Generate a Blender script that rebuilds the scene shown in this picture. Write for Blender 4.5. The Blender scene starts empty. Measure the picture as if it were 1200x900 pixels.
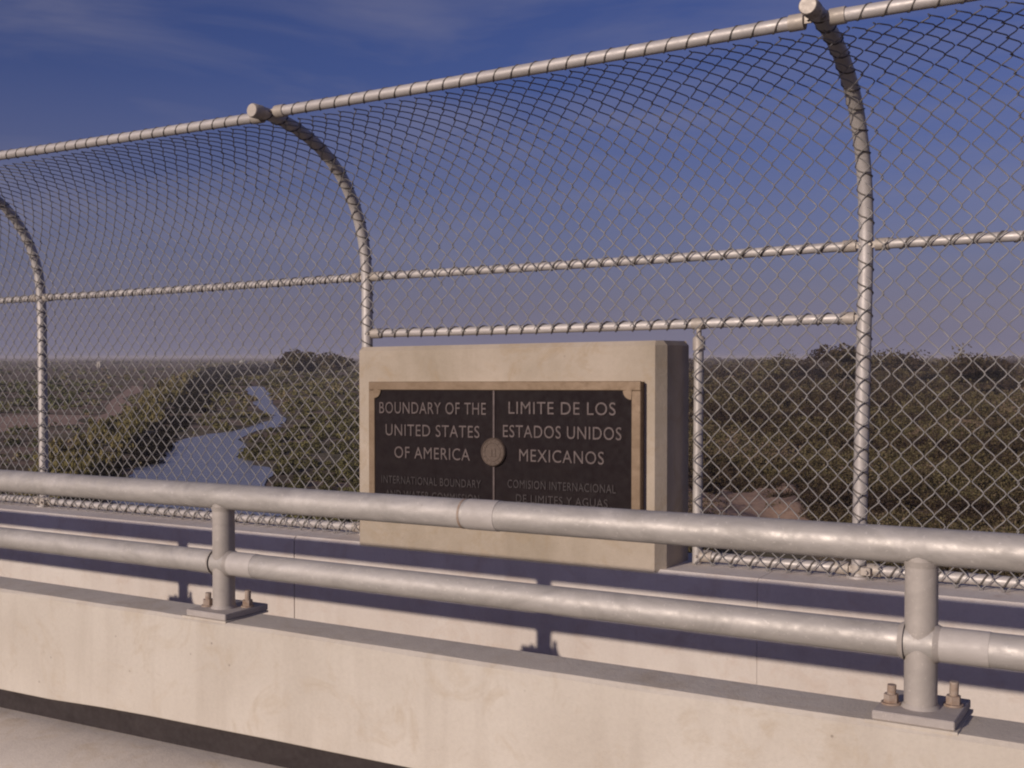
import bpy, math, random
import numpy as np
from mathutils import Vector, Matrix

S = bpy.context.scene
COL = S.collection
random.seed(7)
RNG = np.random.default_rng(11)

# ------------------------------------------------------------ camera, sky, sun
EZ = 11.0            # eye height above the river flats
G = 0.0134           # bridge grade, rising towards +X
F = 1331.0           # focal length in pixels of the 1200 px wide photograph
PITCH = math.atan(32 / F)

cam_d = bpy.data.cameras.new('camera')
cam = bpy.data.objects.new('camera', cam_d)
COL.objects.link(cam)
S.camera = cam
cam_d.sensor_width = 36.0
cam_d.lens = F / 1200 * 36.0
cam_d.clip_start = 0.05
cam_d.clip_end = 20000
right = Vector((0.8514, 0.5246, 0)).normalized()
fwd_h = Vector((-right.y, right.x, 0))
fwd = fwd_h * math.cos(PITCH) + Vector((0, 0, -1)) * math.sin(PITCH)
up = right.cross(fwd)
cam.matrix_world = Matrix(((right.x, up.x, -fwd.x, 0), (right.y, up.y, -fwd.y, 0),
                           (right.z, up.z, -fwd.z, EZ), (0, 0, 0, 1)))

SUN_EL = math.radians(16.2)
SUN_AZ = math.radians(192.4)      # clockwise from +Y
W = bpy.data.worlds.new('World')
S.world = W
W.use_nodes = True
wn, wl = W.node_tree.nodes, W.node_tree.links
bg = wn['Background']
sky = wn.new('ShaderNodeTexSky')
sky.sky_type = 'NISHITA'
sky.sun_disc = False
sky.sun_elevation = SUN_EL
sky.sun_rotation = SUN_AZ
sky.altitude = 0
sky.air_density = 1.0
sky.dust_density = 1.6
sky.ozone_density = 2.2
# faint cirrus, and the dusty violet cast of the evening air
geo = wn.new('ShaderNodeTexCoord')
sep = wn.new('ShaderNodeSeparateXYZ')
wl.new(geo.outputs['Generated'], sep.inputs[0])
mp = wn.new('ShaderNodeMapping')
CLOUD_LOC = (5.3, 5.7, 0.4)
mp.inputs['Location'].default_value = CLOUD_LOC
mp.inputs['Rotation'].default_value = (0, 0, math.radians(32))
mp.inputs['Scale'].default_value = (1.2, 2.2, 9.0)
wl.new(geo.outputs['Generated'], mp.inputs[0])
nz = wn.new('ShaderNodeTexNoise')
nz.inputs['Scale'].default_value = 1.6
nz.inputs['Detail'].default_value = 6
nz.inputs['Roughness'].default_value = 0.55
nz.inputs['Distortion'].default_value = 0.6
wl.new(mp.outputs[0], nz.inputs['Vector'])
cr = wn.new('ShaderNodeValToRGB')
cr.color_ramp.elements[0].position = 0.44
cr.color_ramp.elements[0].color = (0, 0, 0, 1)
cr.color_ramp.elements[1].position = 0.66
cr.color_ramp.elements[1].color = (0.30, 0.30, 0.30, 1)
wl.new(nz.outputs['Fac'], cr.inputs[0])
mx = wn.new('ShaderNodeMix')
mx.data_type = 'RGBA'
mx.inputs[7].default_value = (3.7, 3.5, 4.6, 1)
wl.new(cr.outputs['Color'], mx.inputs[0])
tint = wn.new('ShaderNodeMix')
tint.data_type = 'RGBA'
tint.blend_type = 'MULTIPLY'
tint.inputs[0].default_value = 1.0
SKY_TINT = (0.47, 0.46, 0.88, 1)
tint.inputs[7].default_value = SKY_TINT
wl.new(sky.outputs[0], tint.inputs[6])
wl.new(tint.outputs[2], mx.inputs[6])
hz = wn.new('ShaderNodeValToRGB')          # dusty air low over the horizon, all the way round
hz.color_ramp.elements[0].position = 0.0
hz.color_ramp.elements[0].color = (0.95, 0.95, 0.95, 1)
hz.color_ramp.elements[1].position = 0.24
hz.color_ramp.elements[1].color = (0, 0, 0, 1)
e_ = hz.color_ramp.elements.new(0.09)
e_.color = (0.42, 0.42, 0.42, 1)
wl.new(sep.outputs['Z'], hz.inputs[0])
mh = wn.new('ShaderNodeMix')
mh.data_type = 'RGBA'
HAZE_COL = (2.95, 2.72, 3.85, 1)
mh.inputs[7].default_value = HAZE_COL
wl.new(hz.outputs['Color'], mh.inputs[0])
wl.new(mx.outputs[2], mh.inputs[6])
wl.new(mh.outputs[2], bg.inputs['Color'])
bg.inputs['Strength'].default_value = 0.066

sd = bpy.data.lights.new('sun', 'SUN')
sun = bpy.data.objects.new('sun', sd)
COL.objects.link(sun)
sd.energy = 3.0
sd.angle = math.radians(0.8)
sd.color = (1.0, 0.87, 0.755)
to_sun = Vector((-0.383, -1.74, 0.524)).normalized()
sun.rotation_euler = to_sun.to_track_quat('Z', 'Y').to_euler()
sun.location = (0, -20, 30)

S.view_settings.view_transform = 'Standard'
S.view_settings.look = 'None'
S.view_settings.gamma = 1
S.view_settings.exposure = 0.02
S.render.engine = 'CYCLES'
S.cycles.filter_width = 2.1


# ------------------------------------------------------------ helpers
def P(x, y, z):
    """bridge coordinates (heights relative to the eye) to world"""
    return (x, y, z + G * x + EZ)


class MB:
    def __init__(self):
        self.v, self.f, self.s = [], [], []

    def add(self, vs, fs, smooth=False):
        b = len(self.v)
        self.v += [tuple(p) for p in vs]
        self.f += [tuple(i + b for i in q) for q in fs]
        self.s += [smooth] * len(fs)

    def box(self, x0, x1, y0, y1, z0, z1, bev=0.0):
        if bev <= 0:
            vs = [(x, y, z) for x in (x0, x1) for y in (y0, y1) for z in (z0, z1)]
            self.add(vs, [(0, 1, 3, 2), (4, 6, 7, 5), (0, 4, 5, 1), (2, 3, 7, 6), (0, 2, 6, 4), (1, 5, 7, 3)])
            return
        # chamfered box: 24 vertices
        b = bev
        X, Y, Z = (x0, x1), (y0, y1), (z0, z1)
        vs, idx = [], {}
        for i in (0, 1):
            for j in (0, 1):
                for k in (0, 1):
                    sx, sy, sz = (1 - 2 * i) * b, (1 - 2 * j) * b, (1 - 2 * k) * b
                    for ax in range(3):
                        p = [X[i] + sx, Y[j] + sy, Z[k] + sz]
                        p[ax] = (X[i], Y[j], Z[k])[ax]
                        idx[(i, j, k, ax)] = len(vs)
                        vs.append(p)
        fs = []
        for k in (0, 1):
            fs.append([idx[(0, 0, k, 2)], idx[(1, 0, k, 2)], idx[(1, 1, k, 2)], idx[(0, 1, k, 2)]])
            fs.append([idx[(0, k, 0, 1)], idx[(1, k, 0, 1)], idx[(1, k, 1, 1)], idx[(0, k, 1, 1)]])
            fs.append([idx[(k, 0, 0, 0)], idx[(k, 1, 0, 0)], idx[(k, 1, 1, 0)], idx[(k, 0, 1, 0)]])
        for i in (0, 1):
            for j in (0, 1):
                fs.append([idx[(i, j, 0, 0)], idx[(i, j, 1, 0)], idx[(i, j, 1, 1)], idx[(i, j, 0, 1)]])
                fs.append([idx[(i, 0, j, 0)], idx[(i, 1, j, 0)], idx[(i, 1, j, 2)], idx[(i, 0, j, 2)]])
                fs.append([idx[(0, i, j, 1)], idx[(1, i, j, 1)], idx[(1, i, j, 2)], idx[(0, i, j, 2)]])
                for k in (0, 1):
                    fs.append([idx[(i, j, k, 0)], idx[(i, j, k, 1)], idx[(i, j, k, 2)]])
        self.add(vs, fs)

    def prism(self, prof, xs):
        """closed (y,z) profile swept along x stations"""
        n = len(prof)
        vs = [(x, y, z) for x in xs for (y, z) in prof]
        fs = []
        for k in range(len(xs) - 1):
            for i in range(n):
                j = (i + 1) % n
                fs.append((k * n + i, k * n + j, (k + 1) * n + j, (k + 1) * n + i))
        fs.append(tuple(range(n)))
        fs.append(tuple(reversed([(len(xs) - 1) * n + i for i in range(n)])))
        self.add(vs, fs)

    def tube(self, pts, r, n=12, caps=True, smooth=True):
        pts = [Vector(p) for p in pts]
        if not isinstance(r, (list, tuple)):
            r = [r] * len(pts)
        vs, fs = [], []
        pn = None
        for i, p in enumerate(pts):
            t = (pts[min(i + 1, len(pts) - 1)] - pts[max(i - 1, 0)]).normalized()
            if pn is None:
                a = Vector((0, 0, 1)) if abs(t.z) < 0.9 else Vector((0, 1, 0))
                pn = (a - t * a.dot(t)).normalized()
            else:
                pn = (pn - t * pn.dot(t)).normalized()
            q = t.cross(pn)
            for k in range(n):
                an = 2 * math.pi * k / n
                vs.append(p + (pn * math.cos(an) + q * math.sin(an)) * r[i])
        for i in range(len(pts) - 1):
            for k in range(n):
                m = (k + 1) % n
                fs.append((i * n + k, i * n + m, (i + 1) * n + m, (i + 1) * n + k))
        self.add(vs, fs, smooth)
        if caps:
            b = len(pts) - 1
            self.add(vs[:n], [tuple(reversed(range(n)))])
            self.add(vs[b * n:], [tuple(range(n))])

    def build(self, name, mat, parent=None, shear=True, kind=None, label=None, origin=None):
        me = bpy.data.meshes.new(name)
        vs = [P(*v) for v in self.v] if shear else self.v
        if parent is not None and origin is None:
            origin = parent.matrix_world.translation.copy() if parent.parent is None else None
        base = Vector((0, 0, 0))
        if parent is not None:
            base = WORLD[parent.name]
        if origin is not None and parent is None:
            base = Vector(origin)
        vs = [(v[0] - base.x, v[1] - base.y, v[2] - base.z) for v in vs]
        me.from_pydata([tuple(v) for v in vs], [], self.f)
        me.polygons.foreach_set('use_smooth', self.s)
        me.update()
        me.materials.append(mat)
        o = bpy.data.objects.new(name, me)
        COL.objects.link(o)
        if parent is not None:
            o.parent = parent
        elif origin is not None:
            o.location = base
        WORLD[o.name] = base
        if kind:
            o['kind'] = kind
        if label:
            o['label'] = label
        return o


WORLD = {}


def thing(name, label, cat, loc, group=None):
    o = bpy.data.objects.new(name, None)
    COL.objects.link(o)
    o.empty_display_size = 0.2
    o.location = loc
    o['label'] = label
    o['category'] = cat
    if group:
        o['group'] = group
    WORLD[o.name] = Vector(loc)
    return o


def tag(o, label, cat, group=None):
    o['label'] = label
    o['category'] = cat
    if group:
        o['group'] = group
    return o


# ------------------------------------------------------------ materials
class NT:
    def __init__(self, name):
        self.m = bpy.data.materials.new(name)
        self.m.use_nodes = True
        self.n = self.m.node_tree.nodes
        self.l = self.m.node_tree.links
        self.b = self.n['Principled BSDF']
        self.tc = self.n.new('ShaderNodeTexCoord')
        g = self.n.new('ShaderNodeNewGeometry')
        self.pos = g.outputs['Position']
        self.geo = g

    def map(self, scale=(1, 1, 1), loc=(0, 0, 0)):
        m = self.n.new('ShaderNodeMapping')
        m.inputs['Scale'].default_value = scale
        m.inputs['Location'].default_value = loc
        self.l.new(self.pos, m.inputs[0])
        return m.outputs[0]

    def noise(self, scale, detail=4, rough=0.55, vec=None, dist=0):
        t = self.n.new('ShaderNodeTexNoise')
        t.inputs['Scale'].default_value = scale
        t.inputs['Detail'].default_value = detail
        t.inputs['Roughness'].default_value = rough
        t.inputs['Distortion'].default_value = dist
        self.l.new(vec if vec is not None else self.pos, t.inputs['Vector'])
        return t.outputs['Fac']

    def ramp(self, fac, stops):
        r = self.n.new('ShaderNodeValToRGB')
        e = r.color_ramp.elements
        while len(e) < len(stops):
            e.new(0.5)
        for i, (p, c) in enumerate(stops):
            e[i].position = p
            e[i].color = (c if isinstance(c, tuple) else (c, c, c)) + (1,)
        self.l.new(fac, r.inputs[0])
        return r.outputs['Color']

    def mix(self, a, b, fac=None, f=0.5, mode='MIX'):
        m = self.n.new('ShaderNodeMix')
        m.data_type = 'RGBA'
        m.blend_type = mode
        if fac is None:
            m.inputs[0].default_value = f
        else:
            self.l.new(fac, m.inputs[0])
        for s, i in ((a, 6), (b, 7)):
            if isinstance(s, tuple):
                m.inputs[i].default_value = s + (1,)
            else:
                self.l.new(s, m.inputs[i])
        return m.outputs[2]

    def color(self, c):
        if isinstance(c, tuple):
            self.b.inputs['Base Color'].default_value = c + (1,)
        else:
            self.l.new(c, self.b.inputs['Base Color'])

    def rough(self, v):
        if isinstance(v, (int, float)):
            self.b.inputs['Roughness'].default_value = v
        else:
            self.l.new(v, self.b.inputs['Roughness'])

    def bump(self, h, strength=0.3, dist=0.01):
        n = self.n.new('ShaderNodeBump')
        n.inputs['Strength'].default_value = strength
        n.inputs['Distance'].default_value = dist
        self.l.new(h, n.inputs['Height'])
        self.l.new(n.outputs[0], self.b.inputs['Normal'])


def concrete(name, c0, c1, stain, warm, pit=0.5):
    t = NT(name)
    big = t.noise(1.3, 5, 0.6, dist=0.4)
    base = t.mix(c0, c1, t.ramp(big, [(0.36, 0.0), (0.64, 1.0)]))
    streak = t.noise(1.0, 5, 0.6, t.map((6.0, 1.0, 0.7)))
    base = t.mix(base, stain, t.ramp(streak, [(0.50, 0.0), (0.78, 0.55)]))
    bl = t.noise(5.5, 4, 0.7, dist=1.2)
    base = t.mix(base, warm, t.ramp(bl, [(0.51, 0.0), (0.72, 0.6)]))
    fine = t.noise(70, 3, 0.6)
    base = t.mix(base, (0.5, 0.5, 0.5), t.ramp(fine, [(0.3, 0.10), (0.6, 0.0)]), mode='MULTIPLY')
    vo = t.n.new('ShaderNodeTexVoronoi')
    vo.inputs['Scale'].default_value = 15
    t.l.new(t.pos, vo.inputs['Vector'])
    pits = t.ramp(vo.outputs['Distance'], [(0.035, 1.0), (0.075, 0.0)])
    pm = t.mix((0, 0, 0), pits, t.ramp(t.noise(2.3, 2), [(0.52, 0.0), (0.60, 1.0)]))
    base = t.mix(base, (0.16, 0.12, 0.09), t.mix((0, 0, 0), pm, f=pit))
    t.color(base)
    t.rough(0.9)
    hh = t.mix(t.noise(28, 6, 0.7), t.noise(140, 3, 0.6), f=0.35)
    t.bump(t.mix(hh, (0, 0, 0), pm), 0.5, 0.007)
    return t.m


M_BARRIER = concrete('barrier_concrete', (0.56, 0.495, 0.41), (0.65, 0.585, 0.495), (0.45, 0.385, 0.31), (0.50, 0.41, 0.30))
M_WALL = concrete('parapet_concrete', (0.62, 0.545, 0.48), (0.69, 0.625, 0.56), (0.50, 0.42, 0.36), (0.55, 0.44, 0.36), 0.3)
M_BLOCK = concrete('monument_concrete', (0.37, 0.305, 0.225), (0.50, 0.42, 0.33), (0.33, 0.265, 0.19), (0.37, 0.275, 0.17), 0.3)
M_KERB = concrete('kerb_concrete', (0.54, 0.48, 0.41), (0.62, 0.55, 0.46), (0.42, 0.37, 0.32), (0.46, 0.37, 0.26))
M_WALK = concrete('walkway_concrete', (0.36, 0.32, 0.27), (0.42, 0.37, 0.31), (0.28, 0.25, 0.21), (0.36, 0.30, 0.23))


def metal(name, c0, c1, r0, r1, met, sc=9, spots=0.35, mottled=True):
    t = NT(name)
    n = t.noise(sc * 0.7, 7, 0.72, t.map((0.5, 1, 1)), 0.8)
    base = t.mix(c0, c1, t.ramp(n, [(0.35, 0.0), (0.65, 1.0)]))
    sp = t.noise(sc * 9, 3, 0.6)
    base = t.mix(base, tuple(min(1, c * 1.45) for c in c1), t.ramp(sp, [(0.62, 0.0), (0.70, spots)]))
    base = t.mix(base, (0.16, 0.11, 0.08), t.ramp(t.noise(sc * 4.3, 4, 0.7), [(0.66, 0.0), (0.74, spots)]))
    t.color(base)
    t.b.inputs['Metallic'].default_value = met
    t.rough(t.ramp(t.noise(sc * 2.5, 4), [(0.35, r0), (0.65, r1)]))
    t.bump(t.noise(sc * 12, 3), 0.12, 0.002)
    return t.m


M_RAIL = metal('galvanised_rail_pipe', (0.38, 0.35, 0.315), (0.54, 0.50, 0.455), 0.47, 0.68, 0.3)
M_RPOST = metal('weathered_post_pipe', (0.37, 0.33, 0.29), (0.47, 0.42, 0.37), 0.6, 0.75, 0.15)
M_PATCH = metal('zinc_paint_band', (0.45, 0.41, 0.37), (0.53, 0.485, 0.44), 0.55, 0.7, 0.1, 14, 0.15)
M_PLATE = metal('base_plate_steel', (0.38, 0.335, 0.30), (0.49, 0.44, 0.395), 0.65, 0.8, 0.1, 16)
M_BOLT = metal('rusty_anchor_bolt', (0.42, 0.35, 0.29), (0.27, 0.17, 0.11), 0.6, 0.85, 0.15, 30)
M_FPOST = metal('fence_pipe_galvanised', (0.44, 0.40, 0.37), (0.56, 0.515, 0.48), 0.45, 0.6, 0.25, 12, 0.2)
M_CUP = metal('fence_fitting', (0.38, 0.33, 0.28), (0.48, 0.42, 0.355), 0.5, 0.65, 0.2, 22, 0.25)
M_WIRE = metal('galvanised_wire', (0.23, 0.217, 0.205), (0.33, 0.31, 0.295), 0.45, 0.6, 0.3, 20, 0.2)
M_LACE = metal('dull_lacing_wire', (0.10, 0.085, 0.075), (0.17, 0.15, 0.13), 0.5, 0.65, 0.3, 20, 0.1)
M_BRONZE = metal('bronze_border', (0.19, 0.128, 0.075), (0.26, 0.185, 0.12), 0.45, 0.65, 0.35, 14, 0.25)
M_PANEL = metal('dark_bronze_panel', (0.013, 0.008, 0.009), (0.017, 0.011, 0.011), 0.6, 0.8, 0.0, 12, 0.05)
M_PANEL.node_tree.nodes['Principled BSDF'].inputs['Specular IOR Level'].default_value = 0.15
M_LETTER = metal('worn_letter_metal', (0.10, 0.074, 0.068), (0.145, 0.11, 0.10), 0.5, 0.7, 0.2, 30, 0.2)
M_LETTER2 = metal('tarnished_letter_metal', (0.038, 0.029, 0.029), (0.055, 0.042, 0.041), 0.5, 0.7, 0.2, 30, 0.1)
M_SEAL = metal('seal_bronze', (0.09, 0.062, 0.045), (0.135, 0.095, 0.07), 0.5, 0.7, 0.2, 40, 0.2)
M_GAP = metal('dark_recess_strip', (0.027, 0.019, 0.018), (0.04, 0.03, 0.028), 0.8, 0.95, 0.0, 20, 0.1)  # near-black strip set back under the barrier wall


def asphalt():
    t = NT('asphalt')
    n = t.noise(220, 3)
    t.color(t.mix(t.ramp(n, [(0.35, (0.035, 0.034, 0.033)), (0.65, (0.075, 0.072, 0.068))]), (0.09, 0.085, 0.08), t.ramp(t.noise(0.7, 4), [(0.4, 0.0), (0.7, 0.7)])))
    t.rough(0.9)
    t.bump(n, 0.6, 0.006)
    return t.m


M_ASPH = asphalt()


def ground_mat():
    t = NT('river_flats')
    a = t.noise(0.012, 5, 0.6, t.map((1, 2.2, 1)), 0.5)
    b = t.noise(0.09, 6, 0.7)
    c = t.noise(0.9, 5, 0.7)
    base = t.ramp(a, [(0.36, (0.20, 0.135, 0.095)), (0.47, (0.26, 0.18, 0.13)), (0.55, (0.16, 0.135, 0.08)), (0.66, (0.29, 0.205, 0.15))])
    base = t.mix(base, (0.06, 0.052, 0.028), t.ramp(b, [(0.45, 0.0), (0.60, 0.8)]))
    base = t.mix(base, (0.10, 0.072, 0.048), t.ramp(c, [(0.55, 0.0), (0.75, 0.5)]))
    t.color(base)
    t.rough(1.0)
    t.b.inputs['Specular IOR Level'].default_value = 0.1
    t.bump(c, 0.6, 0.3)
    return t.m


def soil_mat(name, c0, c1, sc=0.6):
    t = NT(name)
    t.color(t.mix(t.mix(c0, c1, t.ramp(t.noise(sc, 6, 0.7), [(0.35, 0.0), (0.65, 1.0)])), tuple(x * 0.5 for x in c0), t.ramp(t.noise(sc * 6, 4), [(0.56, 0.0), (0.68, 0.6)])))
    t.rough(1.0)
    t.b.inputs['Specular IOR Level'].default_value = 0.1
    t.bump(t.noise(sc * 4, 4), 0.5, 0.1)
    return t.m


def water_mat():
    t = NT('river_water')
    t.color((0.24, 0.235, 0.245))
    t.rough(0.22)
    t.b.inputs['IOR'].default_value = 1.333
    t.b.inputs['Specular IOR Level'].default_value = 1.0
    h = t.mix(t.noise(0.35, 4, 0.6, t.map((1, 3, 1))), t.noise(2.2, 3), f=0.3)
    t.bump(h, 0.35, 0.25)
    return t.m


def leaf_mat(name, stops, rough=0.75):
    t = NT(name)
    at = t.n.new('ShaderNodeAttribute')
    at.attribute_name = 'tone'
    v = t.n.new('ShaderNodeMath')
    v.operation = 'ADD'
    t.l.new(at.outputs['Fac'], v.inputs[0])
    m = t.n.new('ShaderNodeMath')
    m.operation = 'MULTIPLY_ADD'
    t.l.new(t.noise(0.5, 3), m.inputs[0])
    m.inputs[1].default_value = 0.5
    m.inputs[2].default_value = -0.25
    m2 = t.n.new('ShaderNodeMath')
    m2.operation = 'MULTIPLY_ADD'
    t.l.new(t.noise(0.055, 3, 0.5), m2.inputs[0])
    m2.inputs[1].default_value = 1.5
    m2.inputs[2].default_value = -0.75
    v2 = t.n.new('ShaderNodeMath')
    v2.operation = 'ADD'
    t.l.new(m.outputs[0], v2.inputs[0])
    t.l.new(m2.outputs[0], v2.inputs[1])
    t.l.new(v2.outputs[0], v.inputs[1])
    t.color(t.ramp(v.outputs[0], stops))
    t.rough(rough)
    t.b.inputs['Specular IOR Level'].default_value = 0.15
    return t.m


M_GROUND = ground_mat()
M_SAND = soil_mat('pale_river_silt', (0.30, 0.195, 0.135), (0.38, 0.26, 0.185))
M_TRACK = soil_mat('bare_field_soil', (0.34, 0.225, 0.165), (0.42, 0.29, 0.21), 0.15)
M_WATER = water_mat()
M_SCRUB = leaf_mat('dry_scrub_leaves', [(0.0, (0.035, 0.022, 0.015)), (0.3, (0.075, 0.052, 0.028)), (0.6, (0.10, 0.08, 0.036)), (0.8, (0.13, 0.11, 0.05)), (1.0, (0.17, 0.12, 0.08))])
M_BANK = leaf_mat('shade_toned_bank_leaves', [(0.0, (0.010, 0.008, 0.007)), (0.5, (0.022, 0.018, 0.010)), (1.0, (0.04, 0.034, 0.016))])  # shade of the reeds put into the leaf colour, hence near black
M_GREEN = leaf_mat('green_scrub_leaves', [(0.0, (0.075, 0.066, 0.028)), (0.35, (0.14, 0.125, 0.05)), (0.65, (0.19, 0.17, 0.065)), (1.0, (0.24, 0.19, 0.095))])
M_FIELD = leaf_mat('field_plants', [(0.0, (0.07, 0.075, 0.028)), (0.35, (0.15, 0.155, 0.06)), (0.6, (0.21, 0.19, 0.085)), (1.0, (0.29, 0.22, 0.13))])
M_REED = leaf_mat('reed_blades', [(0.0, (0.09, 0.08, 0.03)), (0.5, (0.19, 0.16, 0.06)), (1.0, (0.25, 0.20, 0.085))])
M_BARK = soil_mat('bark', (0.07, 0.05, 0.035), (0.11, 0.08, 0.055), 8)

# ------------------------------------------------------------ ground and river
def pix_ground(px, py, z=0.0):
    """photograph pixel -> where that point lies on the flats (used to survey the river's banks)"""
    r = (px - 600) / F
    d = (py - 450) / F
    fw = math.cos(PITCH) - d * math.sin(PITCH)
    upc = -math.sin(PITCH) - d * math.cos(PITCH)
    t = (z - EZ) / upc
    return ((r * right.x + fwd_h.x * fw) * t, (r * right.y + fwd_h.y * fw) * t)


def to_pix(x, y, z=0.0):
    rr = x * right.x + y * right.y
    ff = x * fwd_h.x + y * fwd_h.y
    u = z - EZ
    c, s_ = math.cos(PITCH), math.sin(PITCH)
    depth = ff * c - u * s_
    v = ff * s_ + u * c
    return 600 + F * rr / depth, 450 - F * v / depth


def inside(poly, x, y):
    c = False
    n = len(poly)
    for i in range(n):
        x1, y1 = poly[i]
        x2, y2 = poly[(i + 1) % n]
        if (y1 > y) != (y2 > y) and x < (x2 - x1) * (y - y1) / (y2 - y1) + x1:
            c = not c
    return c


def sheet(name, poly, z, mat, jitter=0.0, sub=1, kind='structure'):
    """flat sheet laid on the flats, outline given as surveyed points"""
    pts = []
    n = len(poly)
    for i in range(n):
        a, b = Vector(poly[i]), Vector(poly[(i + 1) % n])
        for k in range(sub):
            p = a.lerp(b, k / sub)
            if jitter and sub > 1:
                L = (b - a).length / sub
                p = p + Vector((random.uniform(-1, 1), random.uniform(-1, 1))) * min(jitter, L * 0.35)
            pts.append((p.x, p.y, z))
    m = MB()
    m.add(pts, [tuple(range(len(pts)))])
    return m.build(name, mat, shear=False, kind=kind)


def terrain_z(x, y):
    return 0.0


m = MB()
R = 9000
m.add([(-R, 30, 0), (R, 30, 0), (R, R, 0), (-R, R, 0)], [(0, 1, 2, 3)])
m.add([(-R, -R, 0), (R, -R, 0), (R, 30, 0), (-R, 30, 0)], [(0, 1, 2, 3)])
m.build('ground', M_GROUND, shear=False, kind='structure')

RIVER = [(100, 640), (105, 600), (128, 572), (165, 548), (183, 543), (205, 518), (232, 511), (268, 506), (300, 499), (318, 491),
         (318, 487), (306, 483), (300, 474), (300, 468), (289, 459), (284, 456), (296, 453), (306, 453), (312, 457),
         (318, 466), (328, 478), (337, 489), (336, 496), (318, 502), (290, 510), (283, 515), (281, 536), (300, 545), (315, 556),
         (322, 575), (330, 640)]
river_w = [pix_ground(*p) for p in RIVER]
# the river goes on beneath the bridge and out behind the camera
river_w = [(-75, -60)] + [(-62, 30)] + river_w[1:-1] + [(-14, 22), (10, -60)]
sheet('river', river_w, 0.05, M_WATER, 0.8, 3)
TRACK = [(100, 500), (120, 478), (146, 456), (160, 452), (166, 457), (146, 474), (124, 497), (112, 503)]
sheet('dirt_track', [pix_ground(*p) for p in TRACK], 0.03, M_TRACK, 2.0, 3)
TRACK2 = [(-60, 500), (-20, 489), (60, 486), (104, 487), (98, 497), (40, 500), (-20, 510), (-60, 514)]
sheet('fallow_field', [pix_ground(*p) for p in TRACK2], 0.02, M_TRACK, 2.0, 3)
SAND = [(800, 690), (815, 640), (822, 585), (835, 572), (862, 572), (885, 583), (905, 594), (960, 612), (1010, 640), (1030, 690)]
SBX, SBY = pix_ground(868, 600)
m = MB()
nx_, ny_ = 36, 30
vs = []
for j in range(ny_ + 1):
    for i in range(nx_ + 1):
        x = SBX - 14 + 30 * i / nx_
        y = SBY - 18 + 34 * j / ny_
        u, v = (x - SBX + 1 + 1.2 * math.sin(y * 0.8)) / 7.5, (y - SBY + 1) / 14
        e = max(0, 1 - (u * u + v * v + 0.5 * math.sin(x * 1.1 + y * 0.3) * math.sin(y * 0.7 + 1)))
        e = e * e * (3 - 2 * e)
        vs.append((x, y, -0.15 + e * (1.0 + 0.3 * math.sin(x * 0.7 + y * 0.4)) + e * random.uniform(-0.12, 0.22)))
m.add(vs, [(j * (nx_ + 1) + i, j * (nx_ + 1) + i + 1, (j + 1) * (nx_ + 1) + i + 1, (j + 1) * (nx_ + 1) + i) for j in range(ny_) for i in range(nx_)], True)
m.build('sand_bank', M_SAND, shear=False, kind='structure')

# ------------------------------------------------------------ vegetation
def leaf_cloud(centers, radii, n_each, size, tones, squash=0.75, blade=False):
    """numpy soup of small quads spread through many lumpy crowns; returns verts, tone"""
    V, T = [], []
    for c, r, n, s, tn in zip(centers, radii, n_each, size, tones):
        nl = max(3, int(5 + r))
        lob = RNG.normal(0, 0.42, (nl, 3)) * r
        lob[:, 2] = np.abs(lob[:, 2]) * squash
        lr = r * RNG.uniform(0.3, 0.6, nl)
        k = RNG.integers(0, nl, n)
        d = RNG.normal(0, 1, (n, 3))
        d /= np.linalg.norm(d, axis=1)[:, None]
        rad = RNG.uniform(0.55, 1.05, n) ** 0.7
        p = lob[k] + d * (lr[k] * rad)[:, None]
        p[:, 2] = np.abs(p[:, 2]) * squash + 0.02
        p += np.array(c)
        if blade:
            a = RNG.normal(0, 1, (n, 3)) * 0.35
            a[:, 2] = 1
        else:
            a = RNG.normal(0, 1, (n, 3))
        a /= np.linalg.norm(a, axis=1)[:, None]
        b = np.cross(a, RNG.normal(0, 1, (n, 3)))
        b /= np.linalg.norm(b, axis=1)[:, None]
        ss = s * RNG.uniform(0.55, 1.35, n)[:, None]
        if blade:
            a = a * ss * 1.8
            b = b * ss * 0.32
        else:
            a = a * ss * 0.62
            b = b * ss * 0.42
        q = np.stack([p - a, p + b, p + a, p - b], 1)
        V.append(q.reshape(-1, 3))
        T.append(np.repeat(np.clip(tn + RNG.normal(0, 0.13, n), 0, 1), 4))
    return np.concatenate(V), np.concatenate(T)


def quad_object(name, V, T, mat, parent=None, kind=None, base=(0, 0, 0)):
    n = len(V) // 4
    me = bpy.data.meshes.new(name)
    me.vertices.add(len(V))
    me.vertices.foreach_set('co', (V - np.array(base)).astype(np.float32).ravel())
    me.loops.add(n * 4)
    me.loops.foreach_set('vertex_index', np.arange(n * 4, dtype=np.int32))
    me.polygons.add(n)
    me.polygons.foreach_set('loop_start', np.arange(0, n * 4, 4, dtype=np.int32))
    me.polygons.foreach_set('loop_total', np.full(n, 4, dtype=np.int32))
    at = me.attributes.new('tone', 'FLOAT', 'POINT')
    at.data.foreach_set('value', T.astype(np.float32))
    me.update()
    me.materials.append(mat)
    o = bpy.data.objects.new(name, me)
    COL.objects.link(o)
    if parent is not None:
        o.parent = parent
    if kind:
        o['kind'] = kind
    return o


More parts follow.
